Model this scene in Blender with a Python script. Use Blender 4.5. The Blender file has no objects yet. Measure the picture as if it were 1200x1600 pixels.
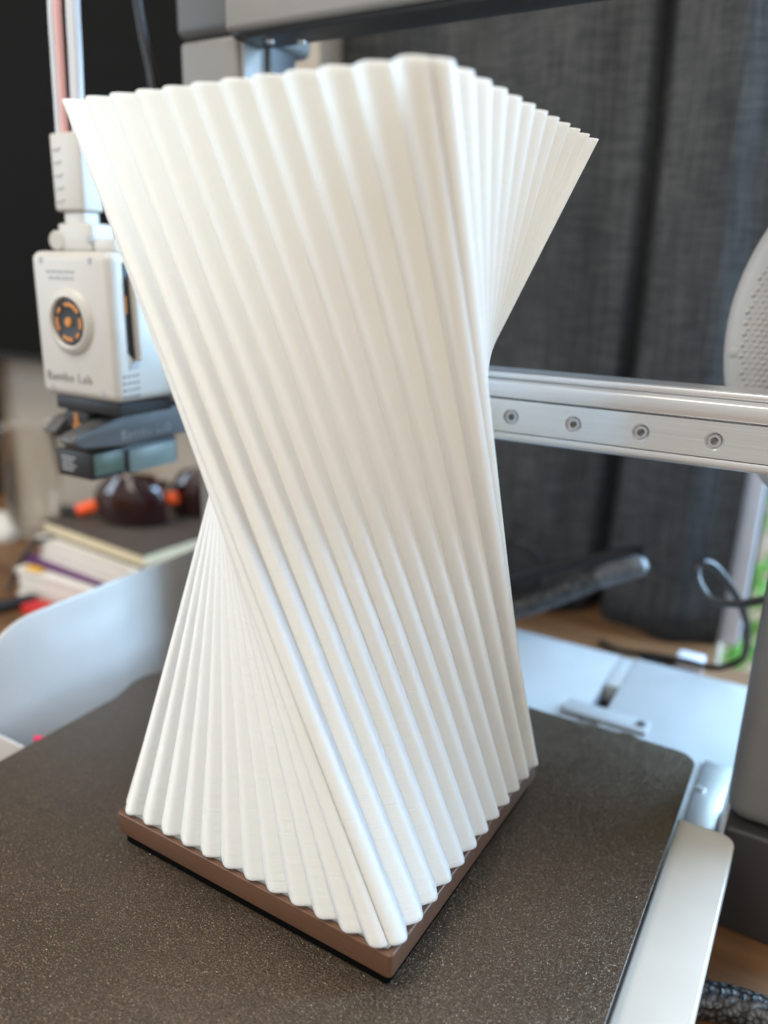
import bpy, bmesh, math, random
from mathutils import Vector, Matrix
random.seed(7)
scene = bpy.context.scene
col = scene.collection

# ------------------------------------------------------------------ camera
cam_data = bpy.data.cameras.new("camera")
cam = bpy.data.objects.new("camera", cam_data)
col.objects.link(cam)
scene.camera = cam
YAW, PITCH, ROLL = -0.52273, -0.29602, 0.02726
_cy, _sy, _cp, _sp = math.cos(YAW), math.sin(YAW), math.cos(PITCH), math.sin(PITCH)
fwd = Vector((_sy*_cp, _cy*_cp, _sp))
rgt = Vector((_cy, -_sy, 0))
upv = rgt.cross(fwd)
r2 = rgt*math.cos(ROLL) + upv*math.sin(ROLL)
u2 = -rgt*math.sin(ROLL) + upv*math.cos(ROLL)
M = Matrix((r2, u2, -fwd)).transposed().to_4x4()
M.translation = Vector((0.14302, -0.21962, 0.20477))
cam.matrix_world = M
cam_data.sensor_fit = 'VERTICAL'
cam_data.sensor_height = 36.0
cam_data.lens = 36.0*1222.09/1600.0
cam_data.clip_start = 0.01
cam_data.clip_end = 50
cam_data.dof.use_dof = True
cam_data.dof.focus_distance = 0.255
cam_data.dof.aperture_fstop = 5.2

# ------------------------------------------------------------------ world and lights
world = bpy.data.worlds.new("World")
scene.world = world
world.use_nodes = True
bg = world.node_tree.nodes["Background"]
bg.inputs[0].default_value = (1.0, 0.955, 0.88, 1)
bg.inputs[1].default_value = 0.55

def area(name, loc, target, sx, sy, power, color):
    d = bpy.data.lights.new(name, 'AREA')
    d.shape = 'RECTANGLE'; d.size = sx; d.size_y = sy
    d.energy = power; d.color = color
    o = bpy.data.objects.new(name, d)
    col.objects.link(o)
    o.location = loc
    o.rotation_euler = (Vector(target)-Vector(loc)).to_track_quat('-Z', 'Y').to_euler()
    return o
area("window_light", (0.56, 0.60, 0.42), (0.04, 0.06, 0.08), 0.55, 0.8, 34.0, (0.44, 0.70, 1.0))
area("room_light", (-0.40, -0.62, 1.45), (0.0, 0.0, 0.10), 0.5, 0.5, 15.5, (1.0, 0.93, 0.82))
area("front_fill_light", (0.55, -1.05, 0.85), (0.0, 0.0, 0.08), 0.8, 0.7, 6.5, (1.0, 0.96, 0.89))  # added fill lamp at front right to brighten the lamp's front face
area("side_window_light", (-1.25, -0.75, 0.45), (0.0, 0.0, 0.1), 0.5, 0.7, 8.0, (0.66, 0.83, 1.0))

scene.view_settings.view_transform = 'Standard'
scene.view_settings.look = 'None'
scene.view_settings.exposure = -0.02
scene.view_settings.gamma = 1.0
scene.view_settings.use_curve_mapping = False
scene.render.engine = 'CYCLES'

# ------------------------------------------------------------------ materials
def new_mat(name):
    m = bpy.data.materials.new(name)
    m.use_nodes = True
    nt = m.node_tree
    return m, nt, nt.nodes["Principled BSDF"]

def N(nt, kind, **kw):
    n = nt.nodes.new(kind)
    for k, v in kw.items():
        if k in n.inputs: n.inputs[k].default_value = v
        else: setattr(n, k, v)
    return n

def coords(nt, scale=(1, 1, 1), rot=(0, 0, 0)):
    tc = N(nt, 'ShaderNodeTexCoord')
    mp = N(nt, 'ShaderNodeMapping')
    mp.inputs['Scale'].default_value = scale
    mp.inputs['Rotation'].default_value = rot
    nt.links.new(tc.outputs['Object'], mp.inputs['Vector'])
    return mp.outputs['Vector']

def ramp(nt, src, stops):
    r = N(nt, 'ShaderNodeValToRGB')
    el = r.color_ramp.elements
    el[0].position, el[0].color = stops[0][0], (*stops[0][1], 1)
    el[1].position, el[1].color = stops[-1][0], (*stops[-1][1], 1)
    for p, c in stops[1:-1]:
        e = el.new(p); e.color = (*c, 1)
    nt.links.new(src, r.inputs['Fac'])
    return r.outputs['Color']

def bump(nt, b, src, strength, dist):
    n = N(nt, 'ShaderNodeBump')
    n.inputs['Strength'].default_value = strength
    n.inputs['Distance'].default_value = dist
    nt.links.new(src, n.inputs['Height'])
    nt.links.new(n.outputs['Normal'], b.inputs['Normal'])

def plastic(name, c, rough=0.45, metal=0.0, var=0.08, scale=60, grain=0.15, spec=0.5, coat=0.0):
    """painted / moulded surface: slight tone drift, fine grain relief, uneven gloss"""
    m, nt, b = new_mat(name)
    v = coords(nt)
    n1 = N(nt, 'ShaderNodeTexNoise', Scale=scale, Detail=4.0)
    nt.links.new(v, n1.inputs['Vector'])
    lo = tuple(max(0, x*(1-var)) for x in c); hi = tuple(min(1, x*(1+var)) for x in c)
    nt.links.new(ramp(nt, n1.outputs['Fac'], [(0.3, lo), (0.7, hi)]), b.inputs['Base Color'])
    n2 = N(nt, 'ShaderNodeTexNoise', Scale=2500.0, Detail=2.0)
    nt.links.new(v, n2.inputs['Vector'])
    bump(nt, b, n2.outputs['Fac'], grain, 0.0002)
    mr = N(nt, 'ShaderNodeMapRange')
    mr.inputs['To Min'].default_value = rough*0.85; mr.inputs['To Max'].default_value = min(1, rough*1.15)
    nt.links.new(n1.outputs['Fac'], mr.inputs['Value'])
    nt.links.new(mr.outputs['Result'], b.inputs['Roughness'])
    b.inputs['Metallic'].default_value = metal
    b.inputs['Specular IOR Level'].default_value = spec
    b.inputs['Coat Weight'].default_value = coat
    return m

def shade_material():
    m, nt, b = new_mat("printed_white_filament")
    v = coords(nt, (45, 45, 1300))
    n1 = N(nt, 'ShaderNodeTexNoise', Scale=1.0, Detail=3.0, Roughness=0.6)
    nt.links.new(v, n1.inputs['Vector'])
    v2 = coords(nt, (1, 1, 1))
    n2 = N(nt, 'ShaderNodeTexNoise', Scale=22.0, Detail=3.0)
    nt.links.new(v2, n2.inputs['Vector'])
    nt.links.new(ramp(nt, n2.outputs['Fac'], [(0.3, (0.855, 0.83, 0.765)), (0.7, (0.885, 0.86, 0.80))]), b.inputs['Base Color'])
    bump(nt, b, n1.outputs['Fac'], 0.4, 0.0004)
    b.inputs['Roughness'].default_value = 0.42
    b.inputs['Specular IOR Level'].default_value = 0.45
    b.inputs['Subsurface Weight'].default_value = 0.8
    b.inputs['Subsurface Radius'].default_value = (1.0, 0.85, 0.68)
    b.inputs['Subsurface Scale'].default_value = 0.0035
    return m

def plate_material():
    m, nt, b = new_mat("textured_build_plate")
    v = coords(nt)
    vo = N(nt, 'ShaderNodeTexVoronoi', Scale=3200.0)
    nt.links.new(v, vo.inputs['Vector'])
    sep = N(nt, 'ShaderNodeSeparateColor')
    nt.links.new(vo.outputs['Color'], sep.inputs['Color'])
    big = N(nt, 'ShaderNodeTexNoise', Scale=18.0, Detail=5.0)
    nt.links.new(v, big.inputs['Vector'])
    base = ramp(nt, sep.outputs[0], [(0.0, (0.085, 0.062, 0.045)), (0.75, (0.115, 0.085, 0.062)), (0.95, (0.16, 0.12, 0.085)), (1.0, (0.36, 0.28, 0.19))])
    mix = N(nt, 'ShaderNodeMix', data_type='RGBA', blend_type='MULTIPLY')
    mix.inputs[0].default_value = 0.5
    nt.links.new(base, mix.inputs[6])
    nt.links.new(ramp(nt, big.outputs['Fac'], [(0.3, (0.75, 0.75, 0.75)), (0.7, (1, 1, 1))]), mix.inputs[7])
    nt.links.new(mix.outputs[2], b.inputs['Base Color'])
    fine = N(nt, 'ShaderNodeTexNoise', Scale=1600.0, Detail=3.0)
    nt.links.new(v, fine.inputs['Vector'])
    bp = N(nt, 'ShaderNodeBump')
    bp.inputs['Strength'].default_value = 0.6; bp.inputs['Distance'].default_value = 0.0005
    nt.links.new(fine.outputs['Fac'], bp.inputs['Height'])
    # every powder grain faces its own way
    sub = N(nt, 'ShaderNodeVectorMath', operation='SUBTRACT'); sub.inputs[1].default_value = (0.5, 0.5, 0.5)
    nt.links.new(vo.outputs['Color'], sub.inputs[0])
    sc = N(nt, 'ShaderNodeVectorMath', operation='SCALE'); sc.inputs['Scale'].default_value = 0.45
    nt.links.new(sub.outputs[0], sc.inputs[0])
    ad = N(nt, 'ShaderNodeVectorMath', operation='ADD')
    nt.links.new(bp.outputs['Normal'], ad.inputs[0]); nt.links.new(sc.outputs[0], ad.inputs[1])
    no = N(nt, 'ShaderNodeVectorMath', operation='NORMALIZE')
    nt.links.new(ad.outputs[0], no.inputs[0]); nt.links.new(no.outputs[0], b.inputs['Normal'])
    sm = N(nt, 'ShaderNodeTexNoise', Scale=34.0, Detail=6.0, Roughness=0.65, Distortion=0.8)
    nt.links.new(v, sm.inputs['Vector'])
    mr = N(nt, 'ShaderNodeMapRange')
    mr.inputs['From Min'].default_value = 0.3; mr.inputs['From Max'].default_value = 0.7
    mr.inputs['To Min'].default_value = 0.30; mr.inputs['To Max'].default_value = 0.46
    nt.links.new(sm.outputs['Fac'], mr.inputs['Value']); nt.links.new(mr.outputs['Result'], b.inputs['Roughness'])
    b.inputs['Metallic'].default_value = 0.6
    return m

def fabric_material():
    m, nt, b = new_mat("woven_charcoal_linen")
    vh = coords(nt, (38, 38, 800))
    vv = coords(nt, (680, 680, 24))
    vp = coords(nt, (9, 9, 5))
    nh = N(nt, 'ShaderNodeTexNoise', Scale=1.0, Detail=4.0, Roughness=0.65)
    nv = N(nt, 'ShaderNodeTexNoise', Scale=1.0, Detail=4.0, Roughness=0.65)
    npx = N(nt, 'ShaderNodeTexNoise', Scale=1.0, Detail=3.0)
    nt.links.new(vh, nh.inputs['Vector']); nt.links.new(vv, nv.inputs['Vector']); nt.links.new(vp, npx.inputs['Vector'])
    add = N(nt, 'ShaderNodeMath', operation='ADD')
    nt.links.new(nh.outputs['Fac'], add.inputs[0]); nt.links.new(nv.outputs['Fac'], add.inputs[1])
    add2 = N(nt, 'ShaderNodeMath', operation='MULTIPLY_ADD')
    nt.links.new(add.outputs[0], add2.inputs[0]); add2.inputs[1].default_value = 0.42
    mul = N(nt, 'ShaderNodeMath', operation='MULTIPLY'); mul.inputs[1].default_value = 0.25
    nt.links.new(npx.outputs['Fac'], mul.inputs[0]); nt.links.new(mul.outputs[0], add2.inputs[2])
    nt.links.new(ramp(nt, add2.outputs[0], [(0.39, (0.017, 0.018, 0.020)), (0.52, (0.042, 0.044, 0.046)), (0.67, (0.10, 0.100, 0.098))]), b.inputs['Base Color'])
    bump(nt, b, add.outputs[0], 0.4, 0.0006)
    b.inputs['Roughness'].default_value = 0.95
    b.inputs['Specular IOR Level'].default_value = 0.15
    return m

def wood_material(name, dark, light, scale=1.0):
    m, nt, b = new_mat(name)
    v = coords(nt, (6*scale, 70*scale, 6*scale))
    n = N(nt, 'ShaderNodeTexNoise', Scale=1.0, Detail=6.0, Roughness=0.6, Distortion=0.6)
    nt.links.new(v, n.inputs['Vector'])
    nt.links.new(ramp(nt, n.outputs['Fac'], [(0.25, dark), (0.75, light)]), b.inputs['Base Color'])
    bump(nt, b, n.outputs['Fac'], 0.15, 0.0004)
    b.inputs['Roughness'].default_value = 0.5
    return m

def braid_material():
    m, nt, b = new_mat("braided_black_sleeve")
    v = coords(nt)
    w1 = N(nt, 'ShaderNodeTexVoronoi', Scale=430.0)
    nt.links.new(v, w1.inputs['Vector'])
    nt.links.new(ramp(nt, w1.outputs['Distance'], [(0.1, (0.11, 0.11, 0.115)), (0.6, (0.006, 0.006, 0.007))]), b.inputs['Base Color'])
    bump(nt, b, w1.outputs['Distance'], 0.9, 0.0008)
    b.inputs['Roughness'].default_value = 0.35
    return m

def brushed_metal(name, c, rough, axis_scale):
    m, nt, b = new_mat(name)
    v = coords(nt, axis_scale)
    n = N(nt, 'ShaderNodeTexNoise', Scale=1.0, Detail=5.0, Roughness=0.7)
    nt.links.new(v, n.inputs['Vector'])
    nt.links.new(ramp(nt, n.outputs['Fac'], [(0.3, tuple(x*0.88 for x in c)), (0.7, c)]), b.inputs['Base Color'])
    bump(nt, b, n.outputs['Fac'], 0.10, 0.0002)
    b.inputs['Metallic'].default_value = 0.9
    b.inputs['Roughness'].default_value = rough
    return m

def glass_material(name, c, rough=0.02):
    m, nt, b = new_mat(name)
    v = coords(nt)
    n = N(nt, 'ShaderNodeTexNoise', Scale=40.0)
    nt.links.new(v, n.inputs['Vector'])
    bump(nt, b, n.outputs['Fac'], 0.05, 0.0005)
    b.inputs['Base Color'].default_value = (*c, 1)
    b.inputs['Transmission Weight'].default_value = 1.0
    b.inputs['Roughness'].default_value = rough
    b.inputs['IOR'].default_value = 1.45
    return m

def printed_brown():
    m = plastic("brown_filament", (0.128, 0.061, 0.034), 0.42, var=0.07, grain=0.2)
    nt = m.node_tree; b = nt.nodes["Principled BSDF"]
    v = coords(nt, (40, 40, 2200))
    n = N(nt, 'ShaderNodeTexNoise', Scale=1.0, Detail=2.0)
    nt.links.new(v, n.inputs['Vector'])
    bump(nt, b, n.outputs['Fac'], 0.4, 0.0004)
    return m

MT = dict(
    shade=shade_material(),
    brown=printed_brown(),
    liner=plastic("pale_liner", (0.56, 0.58, 0.57), 0.5, var=0.03),
    plate=plate_material(),
    fabric=fabric_material(),
    white=plastic("warm_white_plastic", (0.53, 0.51, 0.475), 0.42, var=0.03),
    bedwhite=plastic("heated_bed_skirt", (0.51, 0.49, 0.45), 0.30, var=0.03, grain=0.05),
    sheet=plastic("painted_sheet_metal", (0.33, 0.34, 0.345), 0.30, var=0.03, grain=0.04),
    bin=plastic("glossy_white_bin", (0.50, 0.48, 0.46), 0.18, var=0.03, grain=0.03),
    grey=plastic("warm_grey_housing", (0.235, 0.222, 0.205), 0.5, var=0.04),
    column=plastic("graphite_column", (0.155, 0.148, 0.145), 0.5, var=0.05),
    midgrey=plastic("dark_grey_plastic", (0.075, 0.075, 0.076), 0.42, var=0.05),
    cap=plastic("gantry_cap_grey", (0.10, 0.098, 0.094), 0.5, var=0.05),
    black=plastic("matt_black_plastic", (0.012, 0.012, 0.013), 0.5),
    screen=plastic("switched_off_screen", (0.006, 0.0055, 0.005), 0.6, var=0.05, spec=0.06),
    darkbase=plastic("dark_column_foot", (0.030, 0.029, 0.029), 0.5),
    orange=plastic("orange_plastic", (0.55, 0.21, 0.03), 0.5),
    redorange=plastic("orange_red_rubber", (0.90, 0.10, 0.012), 0.45),
    red=plastic("red_paper", (0.55, 0.02, 0.02), 0.5),
    pink=plastic("pink_filament", (0.80, 0.03, 0.12), 0.4),
    purple=plastic("purple_cover", (0.12, 0.03, 0.14), 0.5, scale=30),
    yellow=plastic("yellow_cover", (0.75, 0.42, 0.02), 0.5),
    page=plastic("cream_paper", (0.72, 0.62, 0.42), 0.9, var=0.10, scale=300, grain=0.4),
    paper=plastic("white_paper", (0.70, 0.66, 0.60), 0.85, var=0.06, scale=300, grain=0.4),
    cover=plastic("dark_brown_cover", (0.070, 0.052, 0.042), 0.6, var=0.1),
    ink=plastic("grey_print", (0.22, 0.22, 0.22), 0.6),
    letter=plastic("pale_print", (0.36, 0.38, 0.40), 0.5),
    green=plastic("pale_green_pad", (0.06, 0.085, 0.055), 0.4),
    bluegreen=plastic("frosted_green_pad", (0.115, 0.14, 0.125), 0.4),
    tube=plastic("milky_tube", (0.60, 0.62, 0.66), 0.3, var=0.03),
    pinktube=plastic("pink_tube", (0.72, 0.40, 0.38), 0.3, var=0.03),
    cable=plastic("black_cable", (0.010, 0.010, 0.013), 0.32),
    braid=braid_material(),
    litend=plastic("window_lit_sleeve_end", (0.09, 0.093, 0.10), 0.35, scale=700, var=0.9),  # window light on the black sleeve, put into the colour
    rail=brushed_metal("ground_steel_rail", (0.78, 0.79, 0.80), 0.22, (15, 600, 1500)),
    alu=brushed_metal("anodised_aluminium", (0.80, 0.81, 0.83), 0.36, (20, 600, 900)),
    bolt=brushed_metal("socket_bolt_steel", (0.62, 0.62, 0.63), 0.35, (500, 500, 500)),
    gapshade=plastic("gap_shade_black", (0.003, 0.003, 0.003), 0.95, spec=0.05),  # painted shade for the gap below the lamp tray
    dark=plastic("dark_recess", (0.02, 0.02, 0.02), 0.7),
    wood=wood_material("desk_wood", (0.10, 0.046, 0.019), (0.22, 0.112, 0.050)),
    wall=plastic("beige_wall_paint", (0.42, 0.37, 0.31), 0.85, var=0.05, scale=12, grain=0.3),
    frame=plastic("white_window_frame", (0.62, 0.63, 0.70), 0.35, var=0.03),
    glassclear=glass_material("clear_glass", (0.97, 0.96, 0.93)),
    lens=plastic("smoked_red_lens", (0.020, 0.0015, 0.002), 0.08, spec=0.7, coat=0.5, grain=0.0),
    spool=plastic("grey_spool_plastic", (0.42, 0.40, 0.38), 0.35, var=0.03),
    leaf=plastic("garden_leaf", (0.16, 0.46, 0.07), 0.6, var=0.4, scale=90),
)

# ------------------------------------------------------------------ mesh helpers
class MB:
    def __init__(self): self.bm = bmesh.new()
    def _merge(self, t):
        me = bpy.data.meshes.new("tmp"); t.to_mesh(me); t.free()
        self.bm.from_mesh(me); bpy.data.meshes.remove(me)
    def box(self, x0, x1, y0, y1, z0, z1, bev=0.0, seg=3):
        t = bmesh.new()
        bmesh.ops.create_cube(t, size=1.0)
        for v in t.verts:
            v.co = Vector(((x0+x1)/2+v.co.x*(x1-x0), (y0+y1)/2+v.co.y*(y1-y0), (z0+z1)/2+v.co.z*(z1-z0)))
        if bev > 0:
            bmesh.ops.bevel(t, geom=list(t.edges), offset=bev, segments=seg, profile=0.5, affect='EDGES')
        self._merge(t); return self
    def prism(self, pts, axis, a0, a1, bev=0.0, seg=2):
        """polygon pts in the two other axes (cyclic order), extruded along axis"""
        def mk(p, a):
            if axis == 'Z': return (p[0], p[1], a)
            if axis == 'X': return (a, p[0], p[1])
            return (p[0], a, p[1])
        t = bmesh.new()
        A = [t.verts.new(mk(p, a0)) for p in pts]; B = [t.verts.new(mk(p, a1)) for p in pts]
        t.faces.new(A); t.faces.new(B[::-1])
        n = len(pts)
        for i in range(n): t.faces.new((A[i], B[i], B[(i+1) % n], A[(i+1) % n]))
        bmesh.ops.recalc_face_normals(t, faces=list(t.faces))
        if bev > 0:
            bmesh.ops.bevel(t, geom=list(t.edges), offset=bev, segments=seg, profile=0.5, affect='EDGES')
        self._merge(t); return self
    def lathe(self, prof, center, axis=(0, 0, 1), seg=40, a0=0.0, a1=2*math.pi):
        """profile (r, h) spun round axis through center"""
        ax = Vector(axis).normalized()
        e1 = ax.orthogonal().normalized(); e2 = ax.cross(e1)
        full = abs((a1-a0)-2*math.pi) < 1e-6
        c = Vector(center); rows = []
        cnt = seg if full else seg+1
        for i in range(cnt):
            t = a0+(a1-a0)*i/seg
            d = e1*math.cos(t)+e2*math.sin(t)
            rows.append([self.bm.verts.new(c+d*r+ax*h) for r, h in prof])
        for i in range(seg):
            R, S = rows[i], rows[(i+1) % cnt]
            for j in range(len(prof)-1):
                self.bm.faces.new((R[j], S[j], S[j+1], R[j+1]))
        return self
    def tube(self, pts, r, seg=12, smooth=6):
        P = catmull([Vector(p) for p in pts], smooth) if smooth > 1 else [Vector(p) for p in pts]
        up = Vector((0.123, 0.3, 0.95)); rings = []
        for i, p in enumerate(P):
            d = (P[min(i+1, len(P)-1)]-P[max(i-1, 0)]).normalized()
            e1 = d.cross(up).normalized(); e2 = d.cross(e1)
            rr = r(i/(len(P)-1)) if callable(r) else r
            rings.append([self.bm.verts.new(p+(e1*math.cos(a)+e2*math.sin(a))*rr) for a in [2*math.pi*k/seg for k in range(seg)]])
        for A, B in zip(rings, rings[1:]):
            for k in range(seg): self.bm.faces.new((A[k], B[k], B[(k+1) % seg], A[(k+1) % seg]))
        self.bm.faces.new(rings[0]); self.bm.faces.new(rings[-1][::-1])
        return self
    def xform(self, mat):
        bmesh.ops.transform(self.bm, matrix=mat, verts=list(self.bm.verts)); return self
    def build(self, name, mat, parent=None, angle=35):
        bmesh.ops.recalc_face_normals(self.bm, faces=list(self.bm.faces))
        me = bpy.data.meshes.new(name); self.bm.to_mesh(me); self.bm.free()
        for p in me.polygons: p.use_smooth = True
        me.set_sharp_from_angle(angle=math.radians(angle))
        me.materials.append(MT[mat])
        return link(name, me, parent)

def catmull(P, n):
    out = []
    for i in range(len(P)-1):
        a, b, c, d = P[max(i-1, 0)], P[i], P[i+1], P[min(i+2, len(P)-1)]
        for k in range(n):
            t = k/n
            out.append(0.5*((2*b)+(c-a)*t+(2*a-5*b+4*c-d)*t*t+(3*b-a-3*c+d)*t**3))
    return out+[P[-1]]

def link(name, me, parent=None):
    o = bpy.data.objects.new(name, me); col.objects.link(o)
    if parent:
        o.parent = parent
        if parent.type == 'EMPTY': o.location = -Vector(parent.location)
    return o

def tag(o, label=None, cat=None, group=None, kind=None):
    if label: o["label"] = label
    if cat: o["category"] = cat
    if group: o["group"] = group
    if kind: o["kind"] = kind
    return o

def thing(name, loc, label, cat, group=None):
    o = bpy.data.objects.new(name, None); o.empty_display_size = 0.01
    col.objects.link(o); o.location = loc
    return tag(o, label, cat, group)

def text_mesh(name, body, size, mat, matrix, parent, depth=0.00015):
    cu = bpy.data.curves.new("tmp_text", 'FONT'); cu.body = body; cu.size = size; cu.extrude = depth; cu.offset = -size*0.018; cu.space_character = 1.12
    ob = bpy.data.objects.new("tmp_text", cu); col.objects.link(ob)
    dg = bpy.context.evaluated_depsgraph_get(); dg.update()
    me = bpy.data.meshes.new_from_object(ob.evaluated_get(dg)); me.name = name
    bpy.data.objects.remove(ob); bpy.data.curves.remove(cu)
    me.transform(matrix); me.materials.clear(); me.materials.append(MT[mat])
    return link(name, me, parent)

def frame3(origin, xdir, ydir):
    x = Vector(xdir).normalized(); y = Vector(ydir).normalized(); z = x.cross(y)
    m = Matrix((x, y, z)).transposed().to_4x4(); m.translation = Vector(origin); return m

# ------------------------------------------------------------------ setting
DESK = -0.06
m = MB(); m.box(-1.6, 1.2, -0.55, 0.346, DESK-0.03, DESK)
tag(m.build("desk", "wood"), kind="structure")
m = MB(); m.box(-0.2521, 0.0918, 0.3462, 0.430, DESK-0.03, DESK-0.0004)
tag(m.build("window_sill", "wood"), kind="structure")
m = MB(); m.box(-0.2523, 0.0920, 0.431, 0.46, -0.4, 1.6).box(-1.8, -0.2525, 0.347, 0.46, -0.4, 1.6)
tag(m.build("wall", "wall"), kind="structure")

# ------------------------------------------------------------------ lamp
PHI, TW = -0.030, 1.548
OX, OY = 0.0007, 0.0003
HB, HT, AMP, NP, SUB = 0.0573, 0.0580, 0.0028, 12, 16
ZB, ZT = 0.0152, 0.2480
def prof_offset(u):
    s = math.sin(math.pi*u)
    return AMP*(0.55*s**0.75 + 0.45*(0.5-0.5*math.cos(2*math.pi*u)))
def shade_profile(h):
    cor = [(-1, -1), (1, -1), (1, 1), (-1, 1)]; nr = [(0, -1), (1, 0), (0, 1), (-1, 0)]
    out = []
    for k in range(4):
        A, B, n = cor[k], cor[(k+1) % 4], nr[k]
        for i in range(NP*SUB):
            u = i/(NP*SUB); o = prof_offset((u*NP) % 1.0)
            e = min(u, 1-u)*NP                      # distance to the corner in pleats
            o -= 0.0013*math.exp(-(e/0.10)**2)
            if i == 0:
                g = h-0.0013; out.append((A[0]*g, A[1]*g)); continue
            out.append((h*(A[0]+(B[0]-A[0])*u)+n[0]*o, h*(A[1]+(B[1]-A[1])*u)+n[1]*o))
    return out
def rot2(p, a): c, s = math.cos(a), math.sin(a); return (p[0]*c-p[1]*s, p[0]*s+p[1]*c)

lamp = thing("table_lamp", (0, 0, 0), "white pleated twisting lamp shade on a square brown tray, standing on the dark bed", "lamp")
def build_shade():
    bm = bmesh.new(); ROWS = 64
    def skin(h, z0, z1, rows):
        P = [rot2(p, PHI) for p in shade_profile(HB-h)]
        Q = [rot2(rot2(p, PHI), -TW) for p in shade_profile(HT-h)]
        R = []
        for j in range(rows+1):
            z = z0+(z1-z0)*j/rows
            t = (z-ZB)/(ZT-ZB)
            R.append([bm.verts.new((OX+a[0]*(1-t)+b[0]*t, OY+a[1]*(1-t)+b[1]*t, z)) for a, b in zip(P, Q)])
        n = len(P)
        for A, B in zip(R, R[1:]):
            for i in range(n): bm.faces.new((A[i], A[(i+1) % n], B[(i+1) % n], B[i]))
        return R
    o = skin(0.0, ZB, ZT, ROWS); i = skin(0.0009, ZB+0.0004, ZT, ROWS)
    n = len(o[0])
    for k in range(n):
        bm.faces.new((o[-1][k], o[-1][(k+1) % n], i[-1][(k+1) % n], i[-1][k]))
        bm.faces.new((i[0][k], i[0][(k+1) % n], o[0][(k+1) % n], o[0][k]))
    bmesh.ops.recalc_face_normals(bm, faces=list(bm.faces))
    me = bpy.data.meshes.new("pleated_shade"); bm.to_mesh(me); bm.free()
    for p in me.polygons: p.use_smooth = True
    me.set_sharp_from_angle(angle=math.radians(50))
    me.materials.append(MT["shade"])
    return link("pleated_shade", me, lamp)
build_shade()
def sq_prism(h, z0, z1, bev, rot=-0.0206, vert_r=0.0015):
    t = MB(); c = h
    pts = []
    for cx, cy, a in ((1, -1, -90), (1, 1, 0), (-1, 1, 90), (-1, -1, 180)):
        for k in range(4):
            g = math.radians(a+30*k)
            pts.append(rot2((cx*(c-vert_r)+vert_r*math.cos(g), cy*(c-vert_r)+vert_r*math.sin(g)), rot))
    t.prism(pts, 'Z', z0, z1, bev); return t
B = 0.0589
def tray():
    t = MB(); bm = t.bm; rings = []
    def ring(h, z, r=0.0016):
        pts = []
        for cx, cy, a in ((1, -1, -90), (1, 1, 0), (-1, 1, 90), (-1, -1, 180)):
            for k in range(5):
                g = math.radians(a+22.5*k)
                p = rot2((cx*(h-r)+r*math.cos(g), cy*(h-r)+r*math.sin(g)), -0.0206)
                pts.append(bm.verts.new((p[0], p[1], z)))
        rings.append(pts)
    prof = [(B-0.0015, 0.0046), (B-0.0003, 0.0048), (B, 0.0054), (B, 0.0130), (B-0.0003, 0.0134), (B-0.0013, 0.0136), (B-0.0018, 0.0133), (B-0.0020, 0.0100)]
    for h, z in prof: ring(h, z)
    for A, C in zip(rings, rings[1:]):
        n = len(A)
        for i in range(n): bm.faces.new((A[i], A[(i+1) % n], C[(i+1) % n], C[i]))
    bm.faces.new(rings[0]); bm.faces.new(rings[-1])
    return t.build("base_tray", "brown", lamp, 30)
tray()
sq_prism(B-0.0024, 0.0102, 0.0150, 0.0004, vert_r=0.0008).build("liner", "liner", lamp)
sq_prism(B-0.0016, 0.0004, 0.0047, 0.0003).build("foot", "gapshade", lamp)  # black front stands in for the shade in the gap under the tray

# ------------------------------------------------------------------ printer bed
def build_plate():
    x0, x1, y0, y1 = -0.1420, 0.1153, -0.142, 0.1185
    pts = []
    def arc(cx, cy, r, a0, a1, n=8):
        for k in range(n+1):
            a = math.radians(a0+(a1-a0)*k/n); pts.append((cx+r*math.cos(a), cy+r*math.sin(a)))
    arc(x1-0.006, y0+0.006, 0.006, -90, 0)
    arc(x1-0.009, y1-0.009, 0.009, 0, 90)
    pts += [(0.088, y1), (0.0865, y1+0.0016), (0.081, y1+0.0016), (0.0795, y1)]      # small tab
    pts += [(0.066, y1), (0.064, y1-0.0015), (0.034, y1-0.0015), (0.032, y1)]         # notch
    arc(x0+0.009, y1-0.009, 0.009, 90, 180)
    pts += [(x0, 0.048), (x0-0.0015, 0.043), (x0-0.0042, 0.036), (x0-0.0044, 0.028), (x0-0.0020, 0.020), (x0, 0.012)]
    arc(x0+0.006, y0+0.006, 0.006, 180, 270)
    m = MB(); m.prism(pts, 'Z', -0.0010, 0.0, 0.00025, 1)
    return tag(m.build("build_plate", "plate", None, 25), "dark sparkling textured steel build plate under the pleated lamp", "build plate")
build_plate()
bed = thing("heated_bed", (0, 0, -0.02), "pale grey heated bed carriage showing along the right edge of the dark plate", "printer bed")
m = MB(); m.box(-0.138, 0.1145, -0.138, 0.112, -0.0060, -0.0014, 0.0006, 2); m.build("bed_plate", "bedwhite", bed)
m = MB()
pts = []
for cx, cy, r, a in ((0.1372-0.006, 0.0795-0.006, 0.006, 0),):
    for k in range(9):
        g = math.radians(a+90*k/8); pts.append((cx+r*math.cos(g), cy+r*math.sin(g)))
pts = [(0.1372, -0.14)]+pts+[(0.1150, 0.0795), (0.1150, -0.14)]
m.prism(pts, 'Z', -0.0180, -0.0068, 0.0012, 3); m.build("side_skirt", "bedwhite", bed)
m = MB(); m.box(-0.09, 0.09, -0.10, 0.10, -0.0288, -0.0065, 0.002, 2); m.build("carriage", "midgrey", bed)

# ------------------------------------------------------------------ printer frame
pr = thing("printer_frame", (0, 0.1, DESK), "grey desktop printer gantry and pale sheet metal base around the bed", "printer frame")
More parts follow.
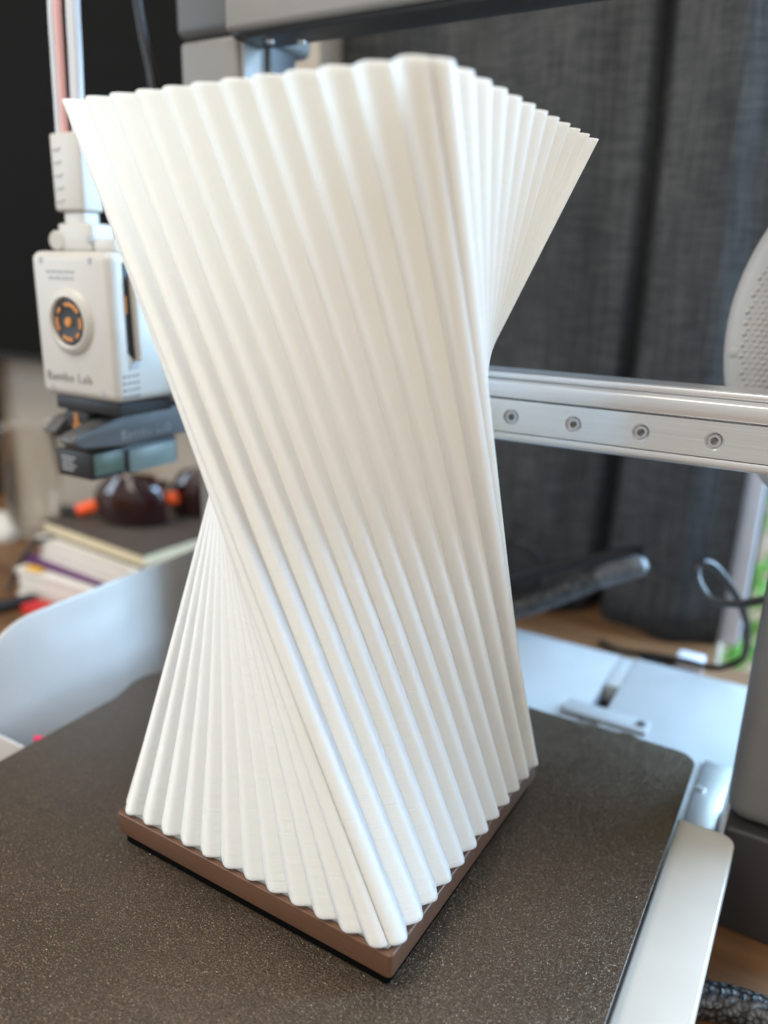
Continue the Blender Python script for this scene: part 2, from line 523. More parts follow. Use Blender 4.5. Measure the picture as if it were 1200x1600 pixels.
# base: sheet metal deck built of panels with a slot between them
m = MB(); m.box(-0.110, 0.1285, -0.10, 0.2600, DESK+0.0005, -0.0420, 0.002, 2); m.build("base_body", "darkbase", pr)  # body coloured dark to stand in for shade down in the deck slot
m = MB(); m.box(-0.110, 0.0485, -0.10, 0.2600, -0.0419, -0.0300, 0.0010, 2); m.build("deck_panel", "sheet", pr)
m = MB(); m.box(0.0585, 0.1285, -0.10, 0.2600, -0.0419, -0.0290, 0.0010, 2); m.build("deck_panel", "sheet", pr)
m = MB(); m.box(0.0487, 0.0583, 0.2180, 0.2600, -0.0419, -0.0303, 0.0006, 2); m.build("deck_bridge", "sheet", pr)
m = MB(); m.box(0.0488, 0.0582, -0.10, 0.1780, -0.0419, -0.0303, 0.0006, 2); m.build("deck_bridge", "sheet", pr)
m = MB(); m.box(0.0380, 0.0840, 0.1700, 0.1830, -0.0289, -0.0265, 0.0006, 2)
m.build("rear_bracket", "sheet", pr)
m = MB(); m.lathe([(0.0, 0.0012), (0.0022, 0.0012), (0.0026, 0.0006), (0.0026, 0.0)], (0.080, 0.1765, -0.0264), seg=16); m.build("bracket_screw", "midgrey", pr)
m = MB(); m.box(0.1150, 0.1280, 0.1010, 0.1620, -0.0289, -0.0270, 0.0005, 2); m.build("side_cover", "alu", pr)
m = MB(); m.lathe([(0.0, 0.0012), (0.0018, 0.0012), (0.0020, 0.0)], (0.1175, 0.1350, -0.0269), seg=16); m.build("cover_screw", "bolt", pr)
# right column and foot
m = MB(); m.box(0.1308, 0.1760, 0.0905, 0.1320, -0.0085, 0.300, 0.008, 5); m.build("upright", "column", pr)
m = MB(); m.box(0.1320, 0.1800, 0.0885, 0.1340, DESK+0.0005, -0.0100, 0.002, 3); m.build("column_foot", "darkbase", pr)
# left column
m = MB(); m.box(-0.1685, -0.1310, 0.1050, 0.1270, DESK+0.0005, 0.3115, 0.003, 3); m.build("upright", "grey", pr)
m = MB(); m.box(-0.1306, -0.1285, 0.1065, 0.1200, DESK+0.0005, 0.3110, 0.001, 2); m.build("upright_edge", "grey", pr)
m = MB(); m.box(-0.1480, -0.1300, 0.1275, 0.1500, DESK+0.0005, 0.3115, 0.001, 2); m.build("upright_core", "black", pr)
m = MB(); m.box(-0.1560, -0.1400, 0.1505, 0.1640, DESK+0.0005, 0.3115, 0.001, 2); m.build("upright_back", "sheet", pr)
m = MB()
pts = []
for i in range(900):
    z = 0.20+0.112*i/899; a = i*0.55
    pts.append((-0.1272+0.0022*math.cos(a)*0.35, 0.1235+0.0022*math.sin(a)*0.35, z))
m.tube(pts, 0.0016, 6, 1); m.build("lead_screw", "cap", pr)
m = MB(); m.box(-0.1700, -0.1300, 0.1035, 0.1660, 0.3120, 0.3420, 0.005, 4); m.build("corner_cap", "cap", pr)
# top beam: light front, dark underside
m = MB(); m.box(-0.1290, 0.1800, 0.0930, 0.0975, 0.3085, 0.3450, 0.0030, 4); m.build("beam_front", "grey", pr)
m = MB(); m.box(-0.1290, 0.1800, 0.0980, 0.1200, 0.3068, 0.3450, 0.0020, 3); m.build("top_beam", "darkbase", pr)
for x in (-0.113, -0.100):
    m = MB(); m.lathe([(0.0, -0.0012), (0.0017, -0.0012), (0.0022, 0.0)], (x, 0.107 if x < -0.11 else 0.114, 0.3067), seg=16); m.build("beam_screw", "bolt", pr)

# cross rail
rail = thing("linear_rail", (0.03, 0.075, 0.155), "horizontal aluminium cross rail with a bolted steel strip behind the lamp", "rail")
X0, X1 = -0.175, 0.180
m = MB(); m.box(X0, X1, 0.0745, 0.0890, 0.1418, 0.1690, 0.0008, 2); m.build("rail_beam", "alu", rail)
m = MB(); m.prism([(0.0700, 0.1594), (0.0744, 0.1594), (0.0744, 0.1662), (0.0715, 0.1662), (0.0700, 0.1650)], 'X', X0, X1, 0.0003, 2); m.build("upper_lip", "alu", rail)
m = MB(); m.prism([(0.0712, 0.1422), (0.0744, 0.1418), (0.0744, 0.1456), (0.0705, 0.1456), (0.0705, 0.1432)], 'X', X0, X1, 0.0003, 2); m.build("lower_lip", "alu", rail)
m = MB(); m.box(X0, X1, 0.0725, 0.0744, 0.1667, 0.1688, 0.0003, 2); m.build("top_edge", "alu", rail)
def steel_strip():
    """flat bar with round counterbores cut into its front face"""
    t = MB(); bm = t.bm
    z0, z1, yf, yb = 0.1462, 0.1588, 0.0690, 0.0743
    bx = [0.03301+0.025*k for k in range(-8, 7) if X0+0.004 < 0.03301+0.025*k < X1-0.004]
    R, n, zc = 0.0030, 24, 0.15204
    edges = [X0]+[(a+b)/2 for a, b in zip(bx, bx[1:])]+[X1]
    for c, (xa, xb) in zip(bx, zip(edges, edges[1:])):
        hole = []; outer = []; deep = []; hole2 = []
        for k in range(n):
            a = 2*math.pi*k/n+math.pi/4
            ca, sa = math.cos(a), math.sin(a)
            hole.append(bm.verts.new((c+R*ca, yf+0.0002, zc+R*sa)))
            hole2.append(bm.verts.new((c+(R+0.0002)*ca, yf, zc+(R+0.0002)*sa)))
            deep.append(bm.verts.new((c+R*ca, yf+0.0022, zc+R*sa)))
            q = max(abs(ca), abs(sa)); ux, uz = ca/q, sa/q
            outer.append(bm.verts.new((c+(xb-c)*ux if ux > 0 else c+(c-xa)*ux, yf, zc+(z1-zc)*uz if uz > 0 else zc+(zc-z0)*uz)))
        for k in range(n):
            j = (k+1) % n
            bm.faces.new((hole2[k], hole2[j], outer[j], outer[k]))
            bm.faces.new((hole2[k], hole2[j], hole[j], hole[k]))
            bm.faces.new((hole[k], hole[j], deep[j], deep[k]))
        bm.faces.new(deep)
    for z in (z0, z1):
        a = [bm.verts.new(p) for p in ((X0, yf, z), (X1, yf, z), (X1, yb, z), (X0, yb, z))]; bm.faces.new(a)
    s = t.build("steel_strip", "rail", rail, 30)
    for c in bx:
        h = MB()
        h.lathe([(0.00245, 0.0), (0.00245, 0.0012), (0.0022, 0.0015), (0.00135, 0.0015), (0.0013, -0.0016), (0.0, -0.0016)], (c, yf+0.0021, zc), (0, -1, 0), 20)
        h.build("socket_bolt", "bolt", s, 30)
        h = MB(); h.lathe([(0.0, 0.0), (0.0011, 0.0), (0.0011, -0.0004)], (c, yf+0.0011, zc), (0, -1, 0), 6)  # dark disc paints the shade inside the bolt recess
        h.build("hex_socket", "cap", s, 30)
steel_strip()

# ------------------------------------------------------------------ print head
hd = thing("print_head", (-0.157, 0.045, 0.146), "white boxy print head with a round orange marked fan, left of the lamp", "print head")
HX0, HX1, HY0, HY1, HZ0, HZ1 = -0.1835, -0.1315, 0.0195, 0.0560, 0.1460, 0.2105
m = MB(); m.box(HX0, HX1, HY0, HY1, HZ0, HZ1, 0.0042, 5); body = m.build("housing", "white", hd)
m = MB(); m.box(HX0+0.004, HX1-0.0015, HY1+0.0003, HY1+0.012, HZ0+0.002, HZ1-0.001, 0.002, 2); m.build("rear_housing", "white", hd)
for x, z in ((HX0+0.008, HZ1-0.004), (HX1-0.012, HZ1-0.004), (HX0+0.008, HZ0+0.004), (HX1-0.010, HZ0+0.004)):
    m = MB(); m.box(x-0.001, x+0.001, HY0-0.0002, HY0+0.001, z-0.0012, z+0.0012); m.build("clip_notch", "letter", body)
fc = Vector((-0.1588, HY0, 0.1803))
m = MB(); m.lathe([(0.0148, 0.0), (0.0142, 0.0008), (0.0125, 0.0022), (0.0112, 0.0024), (0.0106, 0.0018), (0.0104, 0.0006)], fc, (0, -1, 0), 48); m.build("fan_ring", "white", hd)
m = MB(); m.lathe([(0.0104, 0.0007), (0.0085, 0.0011), (0.0080, 0.0009), (0.0, 0.0012)], fc, (0, -1, 0), 48); fan = m.build("fan_hub", "black", hd)
m = MB(); m.lathe([(0.0, 0.0020), (0.0019, 0.0019), (0.0022, 0.0012)], fc, (0, -1, 0), 20); m.build("hub_dot", "orange", fan)
for a0, a1 in ((10, 62), (80, 100), (115, 150), (168, 240), (262, 285), (300, 345)):
    m = MB(); m.lathe([(0.0068, 0.0011), (0.0070, 0.0015), (0.0083, 0.0015), (0.0085, 0.0011)], fc, (0, -1, 0), 10, math.radians(a0), math.radians(a1)); m.build("fan_mark", "orange", fan)
text_mesh("lettering", "Bambu Lab", 0.0062, "ink", frame3((-0.1785, HY0-0.0002, 0.1535), (1, 0, 0), (0, 0, 1)), hd)
for row, (w, z) in enumerate((((0.0032, 0.0022, 0.0040, 0.0028, 0.0022), 0.2013), ((0.0036, 0.0030, 0.0050, 0.0016), 0.1986))):
    x = -0.1725 + row*0.0014
    for ww in w:
        m = MB(); m.box(x, x+ww, HY0-0.0002, HY0+0.0003, z, z+0.0011); m.build("fine_print", "letter", hd); x += ww+0.0010
# right flank: pocket with lever, vent holes
m = MB(); m.prism([(0.0262, 0.2060), (0.0300, 0.2080), (0.0305, 0.1640), (0.0262, 0.1680)], 'X', HX1-0.0010, HX1+0.0003, 0.0002, 1); m.build("lever_gap", "black", hd)
m = MB(); m.prism([(0.0263, 0.1920), (0.0272, 0.1930), (0.0272, 0.1850), (0.0263, 0.1850)], 'X', HX1-0.0002, HX1+0.0006, 0.0001, 1); m.build("lever_mark", "orange", hd)
m = MB(); m.prism([(0.0290, 0.2000), (0.0360, 0.2040), (0.0400, 0.1760), (0.0300, 0.1640)], 'X', HX1-0.0005, HX1+0.0042, 0.0008, 2); m.build("lever", "white", hd)
m = MB(); m.prism([(0.0268, 0.1630), (0.0325, 0.1655), (0.0325, 0.1612), (0.0268, 0.1605)], 'X', HX1-0.0005, HX1+0.0004, 0.0001, 1); m.build("lever_notch", "letter", hd)
for i in range(4):
    for j in range(4):
        y = 0.0236+i*0.0025; z = 0.1578-j*0.0030+i*0.0001
        m = MB(); m.lathe([(0.0, 0.0003), (0.00065, 0.0003), (0.0007, -0.0005)], (HX1, y, z), (1, 0, 0), 10); m.build("vent_hole", "ink", hd)
# feed connector on top
m = MB(); m.box(-0.1890, -0.1690, 0.0400, 0.0520, 0.2285, 0.2620, 0.0015, 3); cn = m.build("tube_connector", "white", hd)
for k in range(5):
    m = MB(); m.box(-0.1870, -0.1820, 0.0394, 0.0401, 0.2330+k*0.0055, 0.2337+k*0.0055); m.build("grip_rib", "white", cn)
m = MB(); m.box(-0.1850, -0.1710, 0.0415, 0.0505, 0.2180, 0.2284, 0.001, 2); m.build("connector_neck", "white", hd)
m = MB(); m.box(-0.1870, -0.1640, 0.0390, 0.0530, 0.2108, 0.2232, 0.0012, 3); m.build("connector_seat", "white", hd)
m = MB(); m.lathe([(0.0, 0.0), (0.0040, 0.0), (0.0046, 0.0008), (0.0046, 0.0045), (0.004, 0.0052), (0, 0.0052)], (-0.1885, 0.043, 0.2155), (0.2, -1, 0), 20); m.build("hinge_ear", "white", hd)
m = MB(); m.box(-0.1620, -0.1480, 0.0380, 0.0500, 0.2106, 0.2165, 0.001, 2); m.build("hinge_block", "white", hd)
m = MB(); m.box(-0.1670, -0.1625, 0.0383, 0.0389, 0.2150, 0.2175); m.build("latch_slot", "letter", hd)
# nozzle and dark underside
m = MB(); m.box(-0.1800, -0.1360, 0.0240, 0.0560, 0.1390, 0.1458, 0.001, 2); m.build("underside", "black", hd)
m = MB(); m.box(-0.1775, -0.1610, 0.0265, 0.0380, 0.1290, 0.1389, 0.0015, 3); nz = m.build("nozzle_cover", "black", hd)
for x0, x1, z0, z1 in ((-0.1710, -0.1685, 0.1335, 0.1375), (-0.1716, -0.1672, 0.1318, 0.1330), (-0.1724, -0.1650, 0.1300, 0.1313)):
    m = MB(); m.box(x0, x1, 0.0262, 0.0268, z0, z1); m.build("warning_print", "orange", nz)

# carriage end cover under the head
wd = thing("carriage_cover", (-0.155, 0.045, 0.12), "dark grey wedge shaped cover with pale lettering, right below the white print head", "printer part")
m = MB(); m.prism([(0.0072, 0.1277), (0.0096, 0.1312), (0.0176, 0.1334), (0.0410, 0.1386), (0.0820, 0.1386), (0.0820, 0.1222), (0.0400, 0.1213), (0.0131, 0.1240)], 'X', -0.1600, -0.1500, 0.0018, 4); m.build("cover_shell", "midgrey", wd)
text_mesh("lettering", "Bambu Lab", 0.0066, "letter", frame3((-0.1498, 0.0350, 0.1252), (0, 1, 0.01), (0, 0, 1)), wd)
m = MB(); m.prism([(0.0235, 0.1265), (0.0320, 0.1330), (0.0450, 0.1350), (0.0450, 0.1210), (0.0330, 0.1215)], 'X', -0.1930, -0.1840, 0.0012, 3); m.build("cover_wing", "midgrey", wd)
sn = thing("wiper_block", (-0.165, 0.045, 0.105), "black block with two pale green pads hanging below the grey wedge cover", "printer part")
m = MB(); m.box(-0.1800, -0.1556, 0.0215, 0.0770, 0.1068, 0.1200, 0.0006, 2); m.build("block", "black", sn)
m = MB(); m.box(-0.1555, -0.1545, 0.0222, 0.0395, 0.1090, 0.1192, 0.0003, 2); m.build("pad", "green", sn)
m = MB(); m.box(-0.1555, -0.1540, 0.0430, 0.0745, 0.1066, 0.1182, 0.0003, 2); m.build("frosted_pad", "bluegreen", sn)
for k in range(4):
    m = MB(); m.box(-0.1765, -0.1765+0.008+0.002*(k % 2), 0.0212, 0.0216, 0.1100+k*0.0020, 0.1108+k*0.0020); m.build("fine_print", "letter", sn)

# feed tubes
for dx, dy, nm, mt, lb in ((-0.0080, 0.0, "feed_tube", "tube", "leftmost milky white feed tube rising from the print head connector"),
                           (-0.0032, -0.0016, "feed_tube", "pinktube", "pink feed tube rising from the print head connector"),
                           (0.0010, 0.0018, "feed_tube", "tube", "milky white feed tube directly right of the pink tube"),
                           (0.0052, 0.0, "feed_tube", "tube", "rightmost milky white feed tube rising from the print head connector")):
    x = -0.1795+dx; y = 0.046+dy
    m = MB(); m.tube([(x, y, 0.2615), (x+0.0005, y, 0.275), (x+0.0015+dx*0.05, y, 0.295), (x+0.003+dx*0.05, y, 0.32), (x+0.006, y+0.003, 0.36), (x+0.012, y+0.01, 0.40)], 0.0024 if mt == "tube" else 0.0017, 14)
    tag(m.build(nm, mt), lb, "tube", "feed tubes above the print head")
m = MB(); m.tube([(-0.215, 0.12, 0.40), (-0.2125, 0.12, 0.355), (-0.2085, 0.12, 0.325), (-0.2030, 0.12, 0.300), (-0.2020, 0.12, 0.27), (-0.204, 0.12, 0.22)], 0.0024, 12)
tag(m.build("hanging_cable", "cable"), "thin black cable hanging in front of the dark screen", "cable")

# ------------------------------------------------------------------ spool
sp = thing("filament_spool", (0.193, 0.16, 0.07), "large pale grey spool with dimpled flange at the right edge", "spool")
SC = Vector((0.1900, 0.150, 0.1845)); SR = 0.0935; sax = Vector((0.0, -1, 0.0)).normalized()
m = MB(); m.lathe([(0.030, 0.0), (0.032, 0.004), (SR-0.016, 0.006), (SR-0.010, 0.0065), (SR-0.004, 0.0055), (SR-0.001, 0.0035), (SR, 0.001), (SR-0.001, -0.001), (SR-0.004, -0.0015), (0.030, -0.0015)], SC, sax, 120); fl = m.build("flange", "spool", sp)
m = MB(); m.lathe([(0.030, -0.0016), (0.060, -0.0016), (0.060, -0.055), (0.030, -0.055)], SC, sax, 60); m.build("hub", "spool", sp)
m = MB(); m.lathe([(0.030, -0.0552), (SR-0.003, -0.0552), (SR, -0.058), (SR-0.003, -0.061), (0.030, -0.061)], SC, sax, 100); m.build("rear_flange", "spool", sp)
m = MB(); cnt = 0
P = 0.0026
for i in range(-38, 39):
    for j in range(-38, 39):
        x = (i+0.5*(j % 2))*P; z = j*P*0.866
        r = math.hypot(x, z)
        if 0.036 < r < SR-0.007 and x < 0.0:
            hh = 0.004+0.002*(r-0.032)/(SR-0.016-0.032)
            p = SC+Vector((x, 0, z))+sax*(hh-0.0002)
            m.lathe([(0.0010, 0.0), (0.0008, 0.0004), (0.0, 0.0005)], p, sax, 6)
tag(m.build("dimples", "spool", sp, 60), kind="stuff")
for a in (152, 120, 185, 215):
    g = math.radians(a); p = SC+Vector((math.cos(g)*(SR-0.0045), 0, math.sin(g)*(SR-0.0045)))+sax*0.0052
    m = MB(); m.lathe([(0.0020, 0.0), (0.0018, 0.0008), (0.0, 0.0011)], p, sax, 14); m.build("rim_stud", "spool", sp)

# ------------------------------------------------------------------ curtains, window
def curtain(name, x0, x1, label, seams, ph, dy=0.0):
    nx, nz = 240, 24; z0, z1 = DESK+0.001, 0.62
    bm = bmesh.new(); V = []
    for j in range(nz+1):
        z = z0+(z1-z0)*j/nz; row = []
        for i in range(nx+1):
            x = x0+(x1-x0)*i/nx
            y = 0.372+dy+0.0068*math.sin(x*58+ph+0.5*math.sin(z*4))+0.0022*math.sin(x*131+ph*2+z*2)
            for s in seams: y += 0.026*math.exp(-((x-s-0.003*math.sin(z*6))/0.0060)**2)
            row.append(bm.verts.new((x+0.003*math.sin(z*7+x*9), y, z)))
        V.append(row)
    for A, Bq in zip(V, V[1:]):
        for i in range(nx): bm.faces.new((A[i], A[i+1], Bq[i+1], Bq[i]))
    t = MB(); t.bm.free(); t.bm = bm
    o = t.build(name, "fabric", None, 80)
    so = o.modifiers.new("cloth_thickness", 'SOLIDIFY'); so.thickness = 0.0012; so.offset = 1
    return tag(o, label, "curtain", "charcoal curtains")
curtain("curtain", -0.268, -0.1600, "narrow charcoal linen curtain panel beside the beige wall strip", [], 0.3, 0.013)
curtain("curtain", -0.1715, 0.0930, "wide charcoal linen curtain panel hanging behind the cross rail", [-0.0015], 1.7)
wf = thing("window_frame", (0.1, 0.39, DESK), "white vertical window frame post below the spool at the right", "window")
m = MB(); m.box(0.0925, 0.1078, 0.384, 0.420, DESK+0.0005, 0.7, 0.001, 2); m.build("jamb", "frame", wf)
m = MB(); m.box(0.1080, 0.1100, 0.400, 0.412, DESK+0.0005, 0.7, 0.0004, 2); m.build("gasket", "cap", wf)
m = MB(); m.box(0.1102, 0.135, 0.404, 0.408, DESK+0.0005, 0.7); m.build("pane", "glassclear", wf)
# garden behind the pane
def hedge():
    bm = bmesh.new(); rnd = random.Random(3)
    for k in range(11000):
        c = Vector((rnd.uniform(-0.25, 0.7), rnd.uniform(0.75, 1.05), rnd.uniform(-0.55, 0.75)))
        r = rnd.uniform(0.008, 0.02); a = Vector((rnd.gauss(0, 1), rnd.gauss(0, 1), rnd.gauss(0, 1))).normalized()
        b = a.orthogonal().normalized(); d = a.cross(b)
        bm.faces.new([bm.verts.new(c+b*r), bm.verts.new(c+d*r*0.4), bm.verts.new(c-b*r), bm.verts.new(c-d*r*0.4)])
    t = MB(); t.bm.free(); t.bm = bm
    return tag(t.build("hedge", "leaf"), "green hedge seen through the gap of the window", "hedge", kind="stuff")
hedge()

# ------------------------------------------------------------------ monitor
mo = thing("monitor", (-0.62, 0.31, DESK), "large switched off black monitor behind the print head", "monitor")
m = MB(); m.box(-1.10, -0.335, 0.300, 0.318, 0.108, 0.62, 0.002, 2); m.build("bezel", "black", mo)
m = MB(); m.box(-1.094, -0.341, 0.2992, 0.3000, 0.116, 0.614); m.build("screen", "screen", mo)
m = MB(); m.box(-0.76, -0.70, 0.319, 0.338, DESK+0.001, 0.25, 0.004, 2); m.build("stand", "black", mo)

# ------------------------------------------------------------------ waste bin
bn = thing("waste_bin", (-0.165, 0.04, DESK), "glossy white open bin with a rounded tall wall left of the plate", "bin")
def binwall():
    t = MB(); pts = [(-0.032, -0.030)]
    for k in range(13):
        g = math.radians(180-90*k/12)
        pts.append((0.0010+0.033*math.cos(g)*1.0, 0.0130+0.0278*math.sin(g)))
    pts += [(0.130, 0.0408), (0.130, -0.050), (-0.032, -0.050)]
    t.prism(pts, 'X', -0.1825, -0.1800, 0.0007, 2); return t.build("tall_wall", "bin", bn, 40)
binwall()
m = MB(); m.box(-0.1798, -0.1475, -0.0360, -0.0340, -0.050, -0.0035, 0.0007, 2); m.build("front_lip", "bin", bn)
m = MB(); m.box(-0.1798, -0.1475, -0.0338, 0.130, -0.050, -0.0470, 0.0005, 2); m.build("floor", "bin", bn)
m = MB(); m.box(-0.1474, -0.1455, -0.0338, 0.130, -0.050, -0.0040, 0.0005, 2); m.build("inner_wall", "bin", bn)
for k, (x, y, z, r) in enumerate(((-0.1530, -0.0240, -0.0225, 0.0045),)):
    pts = []
    rnd = random.Random(k)
    for i in range(14):
        a = i*1.7; pts.append((x+r*0.7*math.cos(a), y+r*0.7*math.sin(a)+rnd.uniform(-.001, .001), z+i*0.0011))
    m = MB(); m.tube(pts, 0.0014, 8, 4)
    # each curl rests on a pile below it
    m.tube([(x, y, -0.0469), (x+0.002, y, -0.035), (x, y, z)], 0.004, 8, 3)
    tag(m.build("filament_curl", "pink"), ["pink filament curl nearest the front lip of the white bin", "pink filament curl second from the front lip in the white bin", "pink filament curl in the middle of the white bin", "pink filament curl farthest back in the white bin"][k], "filament scrap", "filament scraps in the bin")

# ------------------------------------------------------------------ desk things at left
def book(name, x0, x1, y0, y1, z0, z1, cov, pages, label, cat, rz=0.0, ct=0.0015):
    b = thing(name, ((x0+x1)/2, (y0+y1)/2, z0), label, cat)
    def part(nm, mt, *bx, bev=0.0005):
        m = MB(); m.box(*bx, bev, 2)
        c = Vector(b.location)
        m.xform(Matrix.Translation(c) @ Matrix.Rotation(rz, 4, 'Z') @ Matrix.Translation(-c)); m.build(nm, mt, b)
    part("back_cover", cov, x0, x1, y0, y1, z0, z0+ct)
    part("pages", pages, x0+0.002, x1-0.002, y0+0.0015, y1-0.002, z0+ct+0.0001, z1-ct-0.0001)
    part("front_cover", cov, x0, x1, y0, y1, z1-ct, z1)
    return b
book("box_file", -0.420, -0.270, 0.150, 0.335, DESK+0.0002, -0.0345, "paper", "paper", "white closed folder at the bottom of the book stack", "folder", 0.02, 0.004)
book("magazine", -0.425, -0.268, 0.158, 0.335, -0.0343, -0.0316, "purple", "cover", "thin purple magazine between the white folder and the white book", "magazine", -0.03, 0.0008)
m = MB(); m.box(-0.408, -0.390, 0.150, 0.157, -0.0338, -0.0318, 0.0005, 2); tag(m.build("sticky_tab", "yellow"), "small yellow tab sticking out of the purple magazine", "sticky note")
book("paper_book", -0.410, -0.272, 0.164, 0.332, -0.0314, -0.0125, "paper", "paper", "thick white book under the dark notebook", "book", -0.08, 0.0012)
book("notebook", -0.410, -0.275, 0.170, 0.330, -0.0123, 0.0, "cover", "page", "dark brown notebook with cream pages on top of the stack", "notebook", -0.10)
m = MB(); m.tube([(-0.398, 0.172, -0.012), (-0.412, 0.168, -0.016), (-0.424, 0.160, -0.032), (-0.430, 0.153, -0.050), (-0.432, 0.148, -0.057)], 0.0020, 8)
tag(m.build("elastic_strap", "cable"), "black elastic strap dangling from the notebook stack", "strap")
m = MB(); m.tube([(-0.410, 0.105, DESK+0.0052), (-0.398, 0.130, DESK+0.0052), (-0.392, 0.148, DESK+0.0052)], lambda t: 0.005 if t < 0.85 else 0.0035, 12)
tag(m.build("marker_pen", "black"), "black marker pen lying on the wooden desk", "pen")
m = MB(); m.box(-0.385, -0.335, 0.128, 0.146, DESK+0.0002, DESK+0.008, 0.001, 2)
tag(m.build("card_box", "red"), "flat red card box in front of the book stack", "box")
m = MB(); m.tube([(-0.62, 0.225, DESK+0.001), (-0.575, 0.235, DESK+0.006), (-0.545, 0.232, DESK+0.003)], lambda t: 0.006+0.014*math.sin(math.pi*min(1, max(0, t))), 10, 5)
tag(m.build("crumpled_tissue", "paper"), "crumpled white tissue beside the glass jar", "tissue")
# glass jar
jr = thing("glass_jar", (-0.545, 0.262, DESK), "clear drinking glass standing on the desk at far left", "glass")
m = MB(); m.lathe([(0.0, 0.0), (0.020, 0.0), (0.024, 0.004), (0.027, 0.05), (0.0285, 0.112), (0.0281, 0.113), (0.0277, 0.112), (0.0262, 0.05), (0.0232, 0.006), (0.0, 0.005)], (-0.545, 0.262, DESK+0.0003), (0, 0, 1), 40); m.build("tumbler", "glassclear", jr, 60)
# sunglasses
sg = thing("sunglasses", (-0.33, 0.22, 0.0), "dark red lensed sunglasses with orange tips lying on the notebook", "sunglasses")
def lens(cx, cy, w, h, ang, name):
    bm = bmesh.new(); V = []; nu, nv = 18, 12
    for j in range(nv+1):
        row = []
        for i in range(nu+1):
            u = -1+2*i/nu; v = j/nv
            half = w*0.5*(1-0.45*max(0, v-0.35)**2*2.2-0.10*(1-v)**3)
            x = u*half; bul = 0.013*(1-u*u)+0.006*math.sin(math.pi*v)
            zz = 0.0016+h*v*(1-0.12*u*u*v)
            p = Vector((x, -bul, zz)); p = Matrix.Rotation(ang, 3, 'Z') @ p
            row.append(bm.verts.new((cx+p.x, cy+p.y, p.z)))
        V.append(row)
    for A, Bq in zip(V, V[1:]):
        for i in range(nu): bm.faces.new((A[i], A[i+1], Bq[i+1], Bq[i]))
    t = MB(); t.bm.free(); t.bm = bm
    o = t.build(name, "lens", sg, 80)
    so = o.modifiers.new("thickness", 'SOLIDIFY'); so.thickness = 0.0022
    return o
m = MB(); m.tube([(-0.367, 0.197, 0.020), (-0.355, 0.196, 0.0215), (-0.343, 0.200, 0.024), (-0.331, 0.210, 0.027)], 0.0022, 10); m.build("lens_band", "red", sg)
lens(-0.347, 0.215, 0.060, 0.044, 0.45, "lens")
lens(-0.318, 0.262, 0.052, 0.044, 0.75, "lens")
m = MB(); m.tube([(-0.328, 0.219, 0.030), (-0.327, 0.228, 0.034), (-0.334, 0.240, 0.030)], 0.0032, 10); m.build("bridge", "lens", sg)
m = MB(); m.tube([(-0.380, 0.206, 0.012), (-0.386, 0.203, 0.010), (-0.396, 0.200, 0.006)], 0.0055, 12); m.build("temple_tip", "redorange", sg)
m = MB(); m.tube([(-0.397, 0.200, 0.006), (-0.406, 0.197, 0.0045), (-0.413, 0.194, 0.0042)], 0.0040, 12); m.build("temple", "black", sg)
m = MB(); m.tube([(-0.330, 0.231, 0.020), (-0.326, 0.235, 0.020), (-0.321, 0.238, 0.021)], 0.0055, 12); m.build("nose_pad", "redorange", sg)
m = MB(); m.tube([(-0.365, 0.235, 0.010), (-0.345, 0.262, 0.012), (-0.322, 0.272, 0.014)], 0.0035, 10); m.build("folded_temple", "black", sg)

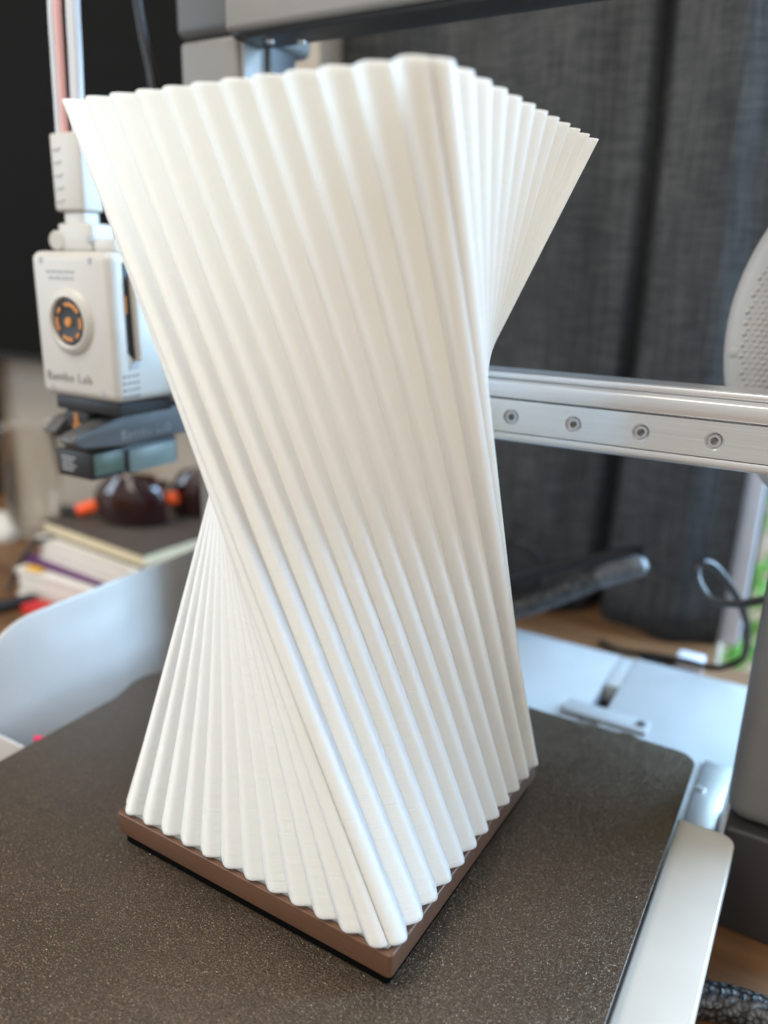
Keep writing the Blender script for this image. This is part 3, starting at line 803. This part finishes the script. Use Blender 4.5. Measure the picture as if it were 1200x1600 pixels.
# ------------------------------------------------------------------ cables behind the base
bc = thing("braided_hose", (0.0, 0.25, -0.02), "thick braided black hose with its end coloured pale grey as window light behind the lamp", "hose")
m = MB(); m.tube([(-0.060, 0.235, -0.022), (-0.030, 0.240, -0.012), (0.000, 0.243, 0.004), (0.020, 0.244, 0.0175), (0.034, 0.244, 0.0268)], 0.0066, 16, 8); m.build("sleeve", "braid", bc)
m = MB(); m.tube([(0.0341, 0.244, 0.0269), (0.048, 0.242, 0.0355), (0.0595, 0.241, 0.0425)], lambda t: 0.0068 if t < 0.8 else 0.0068-0.0035*(t-0.8)/0.2, 16, 8); m.build("end_collar", "litend", bc)
m = MB(); m.tube([(-0.060, 0.262, -0.012), (-0.020, 0.266, 0.010), (0.020, 0.266, 0.028), (0.046, 0.262, 0.041), (0.058, 0.252, 0.0445)], 0.0042, 12)
tag(m.build("rear_cable", "cable"), "plain black cable running just above the braided hose", "cable")
m = MB(); m.tube([(-0.085, 0.345, -0.01), (-0.0615, 0.340, 0.0035), (-0.043, 0.340, 0.001), (-0.036, 0.340, -0.012), (-0.042, 0.340, -0.030), (-0.062, 0.342, -0.045)], 0.0026, 10)
tag(m.build("coiled_cable", "cable"), "black cable loop against the curtain close to the lamp", "cable")
m = MB(); m.tube([(0.140, 0.200, 0.058), (0.1274, 0.200, 0.0505), (0.1145, 0.200, 0.0446), (0.1015, 0.203, 0.0436), (0.0938, 0.208, 0.0500), (0.0920, 0.212, 0.0565), (0.0955, 0.216, 0.0585), (0.1010, 0.222, 0.0540), (0.1110, 0.235, 0.0370), (0.1185, 0.250, 0.0150), (0.1195, 0.268, -0.0100), (0.1150, 0.278, -0.0240), (0.1020, 0.284, -0.0340), (0.0860, 0.296, -0.0400), (0.0600, 0.310, -0.0480), (0.0350, 0.320, -0.0560), (0.0180, 0.330, -0.0572)], 0.0021, 12, 8)
tag(m.build("looped_cable", "cable"), "black cable looping in the air beside the white window frame", "cable")
wc = thing("cable_plug", (0.083, 0.335, DESK), "small white cable plug lying beyond the printer base", "plug")
m = MB(); m.box(0.074, 0.092, 0.322, 0.334, DESK+0.0003, DESK+0.0105, 0.0015, 3); m.build("plug_body", "frame", wc)
m = MB(); m.tube([(0.074, 0.328, DESK+0.005), (0.064, 0.322, DESK+0.0035), (0.050, 0.318, DESK+0.003)], 0.0024, 10); m.build("plug_lead", "cable", wc)
m = MB(); m.tube([(0.118, 0.028, DESK+0.0075), (0.138, 0.0405, DESK+0.0075), (0.158, 0.0450, DESK+0.0075), (0.185, 0.043, DESK+0.0075), (0.22, 0.035, DESK+0.0075)], 0.0068, 18, 8)
tag(m.build("power_cord", "braid"), "thick braided black cord on the wooden desk at the bottom right", "cord")
